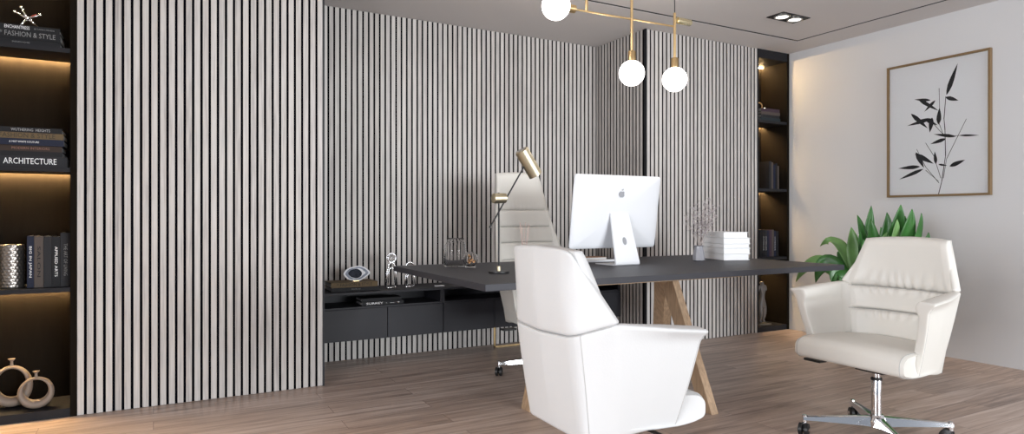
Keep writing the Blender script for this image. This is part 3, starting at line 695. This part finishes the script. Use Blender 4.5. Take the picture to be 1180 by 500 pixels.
MB().prism([(0, 0), (.09, 0), (.09, .003), (0, .003)], .0006, TM @ Matrix.Translation((-.25, -.19, .018))).build('marking', M['logo'], im)
kb = thing('keyboard', 'slim white keyboard on the desk behind the computer', 'keyboard', (2.56, -.53, DZ))
MB().hexa([(-.215, -.06, 0), (.215, -.06, 0), (.215, .06, 0), (-.215, .06, 0)], [(-.215, -.06, .012), (.215, -.06, .012), (.215, .06, .005), (-.215, .06, .005)]).build('body', M['alu'], kb, bevel=.001)
m = MB()
for r_i in range(5):
    for c_i in range(14): m.box(-.208+c_i*.0298, -.208+c_i*.0298+.027, -.053+r_i*.0215, -.053+r_i*.0215+.019, .0115-r_i*.0014, .0135-r_i*.0014)
m.build('keys', M['white'], kb)
nb = thing('notebook', 'brown leather notebook lying behind the keyboard', 'notebook', (2.66, -.40, DZ))
MB().box(-.15, .15, 0, .11, 0, .003).box(-.15, .15, 0, .11, .016, .019).build('cover', mat('tan notebook leather', (.26, .12, .05), .5), nb); MB().box(-.147, .147, .002, .108, .003, .016).build('pages', M['paper'], nb)
pt = thing('pen_tray', 'small black slatted tray left of the notebook', 'tray', (2.40, -.42, DZ))
MB().box(-.055, .055, -.03, .03, 0, .006).box(-.055, .055, -.03, -.026, .006, .034).box(-.055, .055, .026, .03, .006, .034).box(-.055, -.051, -.026, .026, .006, .034).box(.051, .055, -.026, .026, .006, .034).build('body', M['rubber'], pt)

# ------------------------------------------------------------------ white books, vase, jars
z = DZ+.0003
bx = Vector((3.447, -.88))
for i, (T, L, dw, lb) in enumerate([(.044, .198, 0, 'thick white book at the bottom of the stack on the desk'), (.040, .205, .006, 'white book second from the bottom of the desk stack'), (.030, .20, -.004, 'thin white book in the middle of the desk stack'), (.040, .205, .004, 'white book second from the top of the desk stack'), (.042, .188, 0, 'white book topping the stack beside the grey vase')]):
    r = math.radians(-17)
    t = thing('book', lb, 'book', (bx.x, bx.y, z), r)
    Wd = .31
    MB().box(0, L, 0, Wd, .002, .005).box(0, L, 0, Wd, T-.004, T-.001).box(.004, L-.004, .004, Wd-.004, 0, .002).box(0, .003, 0, Wd, .005, T-.004).build('cover', M['white'], t)
    MB().box(.003, L-.006, .006, Wd-.006, .005, T-.004).build('pages', M['white'], t)
    z += T
vz = thing('vase', 'small faceted smoky grey vase left of the white books', 'vase', (3.262, -.83, DZ))
MB().lathe([(.030, 0), (.042, .006), (.041, .03), (.031, .085), (.030, .100), (.036, .106), (.033, .106), (.027, .10), (.027, .02)], 9).build('body', M['greyglass'], vz)
tw = thing('dried_branches', 'dried lilac grey twigs standing in the smoky vase', 'dried flowers', (3.262, -.83, DZ+.055))
rr = random.Random(5); m = MB(); blm = MB()
for i in range(13):
    a = rr.uniform(0, 2*PI); sp_ = rr.uniform(.04, .17); hh = rr.uniform(.21, .345)
    if i == 0: a, sp_, hh = .2, .09, .36
    p0 = Vector((0, 0, 0)); p = p0; pts = [p0]
    for k in range(1, 7):
        q = k/6; p = Vector((math.cos(a)*sp_*q**1.3+rr.uniform(-.006, .006)*q+.015*q, math.sin(a)*sp_*q**1.3, hh*q)); pts.append(p)
    m.tube(pts, [.0016-.0001*k for k in range(7)], 5)
    for k in range(3, 7):
        for _ in range(4):
            c1 = pts[k]+Vector((rr.uniform(-.034, .034), rr.uniform(-.03, .03), rr.uniform(-.005, .035)))
            m.tube([pts[k], c1], .0008, 4)
            for _ in range(3):
                blm.sphere(c1+Vector((rr.uniform(-.007, .007), rr.uniform(-.007, .007), rr.uniform(-.006, .008))), rr.uniform(.0022, .0042), 6)
m.build('stems', M['twig'], tw); tag(blm.build('blossom', M['bloom'], tw), 'tiny pale blossoms', kind='stuff')
jr = thing('glass_jar', 'clear wide glass jar with short neck on the desk back edge', 'jar', (1.60, -.50, DZ))
MB().lathe([(.060, 0), (.068, .006), (.069, .10), (.064, .13), (.050, .15), (.047, .158), (.051, .165), (.052, .172), (.049, .172), (.045, .158), (.061, .128), (.065, .10), (.064, .01), (.001, .008)], 36).build('body', M['jarglass'], jr, smooth='all')
sg = thing('glass_cloche', 'small glass globe holding amber dried flowers beside the jar', 'ornament', (1.655, -.60, DZ))
MB().lathe([(.030, 0), (.033, .004), (.033, .010), (.028, .012)], 28).build('base', M['jarglass'], sg, smooth=True)
MB().lathe([(.026, .012), (.040, .028), (.046, .050), (.042, .072), (.028, .088), (.012, .094), (.001, .095), (.001, .092), (.026, .085), (.039, .070), (.043, .050), (.037, .030), (.024, .015), (.001, .014)], 32).build('globe', M['jarglass'], sg, smooth='all')
m = MB()
for k in range(26): m.sphere((rr.gauss(0, .010), rr.gauss(0, .010), .030+abs(rr.gauss(0, .018))), rr.uniform(.004, .007), 8)
tag(m.build('dried_flowers', M['amber'], sg), 'amber brown dried flower filling', kind='stuff')
rd_ = thing('reed_diffuser', 'reed diffuser with pink sticks behind the foreground armchair', 'diffuser', (1.905, -.80, DZ))
MB().lathe([(.030, 0), (.033, .004), (.033, .05), (.018, .065), (.014, .085), (.011, .085), (.011, .02)], 24).build('bottle', M['greyglass'], rd_, smooth=True)
for k in range(6):
    a = k*1.1; MB().tube([(0.004*math.cos(a), .004*math.sin(a), .03), (.012*(k-2.5)+.004, .018*math.sin(a), .27-.008*(k % 3))], .0014, 6).build('reed', M['reed'], rd_)

# ------------------------------------------------------------------ potted plant
pp = thing('potted_plant', 'large broad-leaved green plant behind the ivory armchair', 'plant', (4.62, -1.12, 0))
MB().lathe([(.13, 0), (.15, .01), (.19, .40), (.195, .42), (.18, .42), (.175, .38)], 32).build('pot', M['pot'], pp, smooth=True)
MB().lathe([(.17, .36), (.176, .385), (.10, .40)], 24).build('soil', M['soil'], pp, smooth=True)
def leafmesh(p0, p1, p2, width, mt, tw_=0):
    m = MB(); n = 18; p0, p1, p2 = Vector(p0), Vector(p1), Vector(p2); rows_ = []
    ref = Matrix.Rotation(tw_, 3, 'Z') @ Vector((-.45, -.80, .25))
    for k in range(n+1):
        q = k/n; c = p0*(1-q)**2+p1*2*q*(1-q)+p2*q*q; d = ((p1-p0)*(1-q)+(p2-p1)*q).normalized()
        side = d.cross(ref); side.normalize()
        w_ = max(.0015, width*(math.sin(PI*min(1, q**1.15))**.75)*(1 if q < .6 else 1-.35*(q-.6)/.4))
        nrm = side.cross(d).normalized(); ed = nrm*w_*.28; wv = nrm*w_*.10*math.sin(q*11)
        rows_.append([m.bm.verts.new(c-side*w_+ed+wv), m.bm.verts.new(c-side*w_*.5+ed*.4), m.bm.verts.new(c-nrm*.003), m.bm.verts.new(c+side*w_*.5+ed*.4), m.bm.verts.new(c+side*w_+ed-wv)])
    for A, B in zip(rows_, rows_[1:]):
        for i in range(4): m.bm.faces.new((A[i], A[i+1], B[i+1], B[i]))
    o = m.build('leaf', mt, pp, smooth='all'); s = o.modifiers.new('s', 'SOLIDIFY'); s.thickness = .002; return o
# each arching leaf: foot, bend and tip relative to the pot, half width
LV = [((-0.12, 0.048, 0.506), (-0.12, 0.264, 0.919), (-0.12, 0.481, 0.532), 0.058, 'leafl'), ((-0.2, -0.04, 0.519), (-0.2, 0.169, 0.909), (-0.2, 0.243, 0.55), 0.071, 'leaf'), ((-0.02, 0.046, 0.533), (-0.02, 0.138, 1.019), (-0.02, 0.337, 0.82), 0.052, 'leafl'), ((-0.24, -0.1, 0.527), (-0.24, 0.035, 0.735), (-0.24, -0.013, 0.455), 0.084, 'leaf'), ((-0.26, -0.113, 0.56), (-0.26, 0.056, 0.798), (-0.26, 0.056, 0.544), 0.065, 'leaf'), ((-0.07, -0.021, 0.542), (-0.07, -0.087, 0.832), (-0.07, -0.007, 1.065), 0.065, 'leaf'), ((0.0, 0.06, 0.531), (0.0, 0.06, 0.791), (0.0, 0.088, 0.974), 0.058, 'leafl'), ((0.08, 0.043, 0.528), (0.08, 0.023, 0.856), (0.08, -0.018, 1.136), 0.058, 'leaf'), ((-0.17, -0.087, 0.553), (-0.17, -0.087, 0.74), (-0.17, -0.093, 0.952), 0.058, 'leaf'), ((-0.02, -0.055, 0.542), (-0.02, -0.134, 0.801), (-0.02, -0.075, 1.039), 0.058, 'leaf'), ((0.03, -0.057, 0.54), (0.03, -0.167, 0.801), (0.03, -0.122, 0.976), 0.058, 'leaf'), ((-0.02, -0.185, 0.554), (-0.02, -0.236, 0.867), (-0.02, -0.198, 1.083), 0.052, 'leaf'), ((-0.07, -0.278, 0.566), (-0.07, -0.302, 0.87), (-0.07, -0.327, 1.136), 0.071, 'leaf'), ((-0.14, -0.29, 0.57), (-0.14, -0.32, 0.813), (-0.14, -0.344, 1.034), 0.065, 'leafl'), ((-0.02, -0.309, 0.566), (-0.02, -0.345, 0.841), (-0.02, -0.327, 1.058), 0.045, 'leaf'), ((-0.07, -0.368, 0.574), (-0.07, -0.38, 0.873), (-0.07, -0.404, 1.105), 0.065, 'leaf'), ((-0.02, -0.369, 0.571), (-0.02, -0.416, 0.814), (-0.02, -0.439, 1.076), 0.058, 'leaf'), ((0.08, -0.342, 0.564), (0.08, -0.418, 0.751), (0.08, -0.43, 0.944), 0.052, 'leaf'), ((-0.2, -0.203, 0.565), (-0.2, -0.171, 0.746), (-0.2, -0.139, 0.892), 0.065, 'leaf'), ((-0.12, -0.184, 0.547), (-0.12, -0.234, 0.796), (-0.12, -0.259, 0.943), 0.065, 'leafl'), ((0.06, -0.004, 0.521), (0.06, 0.171, 0.718), (0.06, 0.244, 0.781), 0.058, 'leaf'), ((0.08, -0.25, 0.543), (0.08, -0.458, 0.813), (0.08, -0.515, 0.639), 0.058, 'leaf'), ((0.13, -0.093, 0.538), (0.13, -0.093, 0.795), (0.13, -0.158, 0.976), 0.065, 'leaf')]
for i, (a, b, c_, hw, mt) in enumerate(LV):
    a = Vector((a[0]*.25, a[1]*.30, .395))
    leafmesh(a, b, c_, hw, M[mt], tw_=((i*.37 % 1)-.5)*1.1)
for k in range(4): MB().tube([(.03*math.cos(k*1.6), .03*math.sin(k*1.6), .37), (.015*math.cos(k*1.6), .02*math.sin(k*1.6), .47)], [.016, .008], 8).build('stem', M['leaf'], pp)

# ------------------------------------------------------------------ framed bamboo print on the right wall
FX = W-.001
fr = thing('framed_picture', 'framed black ink bamboo print on the white wall', 'picture', (FX, -1.322, 1.73))
y0, y1, z0, z1 = .374, -.374, -.523, .523
fw = .016
MB().box(-.03, 0, y1, y1+fw, z0, z1).box(-.03, 0, y0-fw, y0, z0, z1).box(-.03, 0, y1+fw, y0-fw, z0, z0+fw).box(-.03, 0, y1+fw, y0-fw, z1-fw, z1).build('frame', M['framewood'], fr, bevel=.0015)
MB().box(-.012, -.002, y1+fw, y0-fw, z0+fw, z1-fw).build('print', M['art'], fr)
MB().box(-.022, -.020, y1+fw, y0-fw, z0+fw, z1-fw).build('glazing', M['thinglass'], fr)
LEAVES = [(-1.395, 1.967, -1.473, 2.187, 0.0344), (-1.39, 1.949, -1.478, 1.911, 0.0295), (-1.279, 1.944, -1.158, 1.968, 0.0221), (-1.19, 1.963, -1.338, 1.855, 0.027), (-1.314, 1.937, -1.234, 1.862, 0.0221), (-1.338, 1.753, -1.345, 1.878, 0.0344), (-1.279, 1.799, -1.104, 1.769, 0.027), (-1.134, 1.859, -1.26, 1.73, 0.0319), (-1.291, 1.808, -1.274, 1.697, 0.0344), (-1.243, 1.799, -1.331, 1.746, 0.0246), (-1.291, 1.798, -1.183, 1.802, 0.0196), (-1.458, 1.647, -1.303, 1.681, 0.0246), (-1.39, 1.638, -1.279, 1.608, 0.027), (-1.484, 1.652, -1.617, 1.639, 0.0147), (-1.166, 1.541, -1.303, 1.456, 0.0368), (-1.171, 1.553, -1.231, 1.429, 0.0344), (-1.319, 1.455, -1.31, 1.549, 0.0246), (-1.2, 1.441, -1.033, 1.437, 0.0295), (-1.224, 1.42, -1.04, 1.349, 0.027), (-1.418, 1.429, -1.523, 1.469, 0.0319), (-1.338, 1.449, -1.399, 1.435, 0.0147)]
STEMS = [[(-1.338, 1.223), (-1.361, 1.319), (-1.388, 1.51), (-1.384, 1.704), (-1.377, 1.789), (-1.39, 1.956)], [(-1.372, 1.342), (-1.395, 1.486), (-1.532, 1.769)], [(-1.342, 1.307), (-1.243, 1.436), (-1.176, 1.578)], [(-1.354, 1.343), (-1.303, 1.517), (-1.243, 1.621)], [(-1.342, 2.025), (-1.345, 1.878), (-1.338, 1.77), (-1.377, 1.656)], [(-1.279, 1.79), (-1.384, 1.655)], [(-1.384, 1.655), (-1.484, 1.652)], [(-1.243, 1.411), (-1.338, 1.32)]]
m = MB(); YZ = Matrix(((0, 0, -1, -.0122), (1, 0, 0, 1.322), (0, 1, 0, -1.73), (0, 0, 0, 1)))
for i, (a, b, c_, d_, wd) in enumerate(LEAVES):
    p, q = Vector((a, b)), Vector((c_, d_)); dd = q-p; nn = Vector((-dd.y, dd.x)).normalized(); pts = []
    prof = [(0, .1), (.12, .62), (.3, 1), (.5, .92), (.72, .6), (.9, .22), (1, 0)]
    up_ = [p+dd*t_+nn*wd*.5*k_ for t_, k_ in prof]; dn = [p+dd*t_-nn*wd*.5*k_ for t_, k_ in prof[:-1]][::-1]
    m.prism([(v.x, v.y) for v in up_+dn], .0004+.00003*i, YZ)
for i, sg_ in enumerate(STEMS):
    for a, b in zip(sg_, sg_[1:]):
        p, q = Vector(a), Vector(b); nn = Vector((-(q-p).y, (q-p).x)).normalized()*(.0030 if i == 0 else .0020)
        m.prism([tuple(p+nn), tuple(q+nn*.8), tuple(q-nn*.8), tuple(p-nn)], .0003, YZ)
m.build('bamboo_ink', M['ink'], fr)

# ------------------------------------------------------------------ pendant lamp
PY = -.9
pn = thing('pendant_lamp', 'brass bar pendant lamp with white globes above the desk', 'pendant lamp', (2.62, PY, H))
def pt_(x, z_, y=PY): return (x-2.62, y-PY, z_-H)
MB().tube([pt_(2.10, 2.283), pt_(2.985, 2.292)], .006, 12).build('bar', M['brass'], pn, smooth=True)
MB().tube([pt_(2.627, 2.06), pt_(2.627, H)], .009, 14).build('rod', M['brass'], pn, smooth=True)
MB().tube([pt_(2.982, 2.06), pt_(2.982, 2.38)], .009, 14).build('rod', M['brass'], pn, smooth=True)
MB().tube([pt_(2.982, 2.38), pt_(2.982, H)], .003, 8).build('cable', M['rubber'], pn, smooth=True)
MB().tube([pt_(2.283, 2.285), pt_(2.283, H)], .009, 14).build('rod', M['brass'], pn, smooth=True)
MB().lathe([(.055, -.022), (.06, -.018), (.06, 0)], 32).build('canopy', M['brass'], pn, smooth=True)
def globe(x, zc, rod_top=True):
    s = MB().sphere(pt_(x, zc), .079, 40).build('globe', M['globe'], pn, smooth='all')
    return s
for x, zc in ((2.627, 1.95), (2.982, 1.947)):
    globe(x, zc); MB().tube([pt_(x, zc+.070), pt_(x, zc+.135), pt_(x, zc+.14)], [.024, .024, .02], 24).build('socket', M['brass'], pn, smooth=True)
g_ = MB().sphere(pt_(2.065, 2.285), .083, 40).build('globe', M['globe'], pn, smooth='all')
MB().tube([pt_(2.14, 2.285), pt_(2.195, 2.285), pt_(2.20, 2.285)], [.024, .024, .015], 24).build('socket', M['brass'], pn, smooth=True)
MB().tube([pt_(3.00, 2.335), pt_(3.004, 2.335), pt_(3.115, 2.335), pt_(3.12, 2.335)], [.016, .022, .022, .018], 24).tube([pt_(2.985, 2.335), pt_(3.01, 2.335)], .006, 10).build('end_socket', mat('polished brass with painted glint', (.95, .85, .55), .22, 1), pn, smooth=True)  # end socket brass is paler: bright reflections put into its base colour

# ------------------------------------------------------------------ recessed twin spotlight
rs = thing('recessed_spotlight', 'black twin recessed spotlight in the grey ceiling', 'spotlight', (4.265, -.756, H))
MB().box(-.152, .152, -.077, -.07, -.006, -.0005).box(-.152, .152, .07, .077, -.006, -.0005).box(-.152, -.145, -.07, .07, -.006, -.0005).box(.145, .152, -.07, .07, -.006, -.0005).build('frame', M['rubber'], rs)
MB().box(-.145, .145, -.07, .07, -.003, -.0005).build('housing', M['rubber'], rs)
for sx in (-.072, .072):
    MB().lathe([(.058, -.0035), (.058, -.011), (.052, -.014), (.046, -.008), (.046, -.0035)], 32, cx=sx).build('lamp_ring', M['steel'], rs, smooth=True)
    MB().lathe([(.044, -.0035), (.040, -.010)], 32, cx=sx).build('lamp_face', M['spot'], rs)
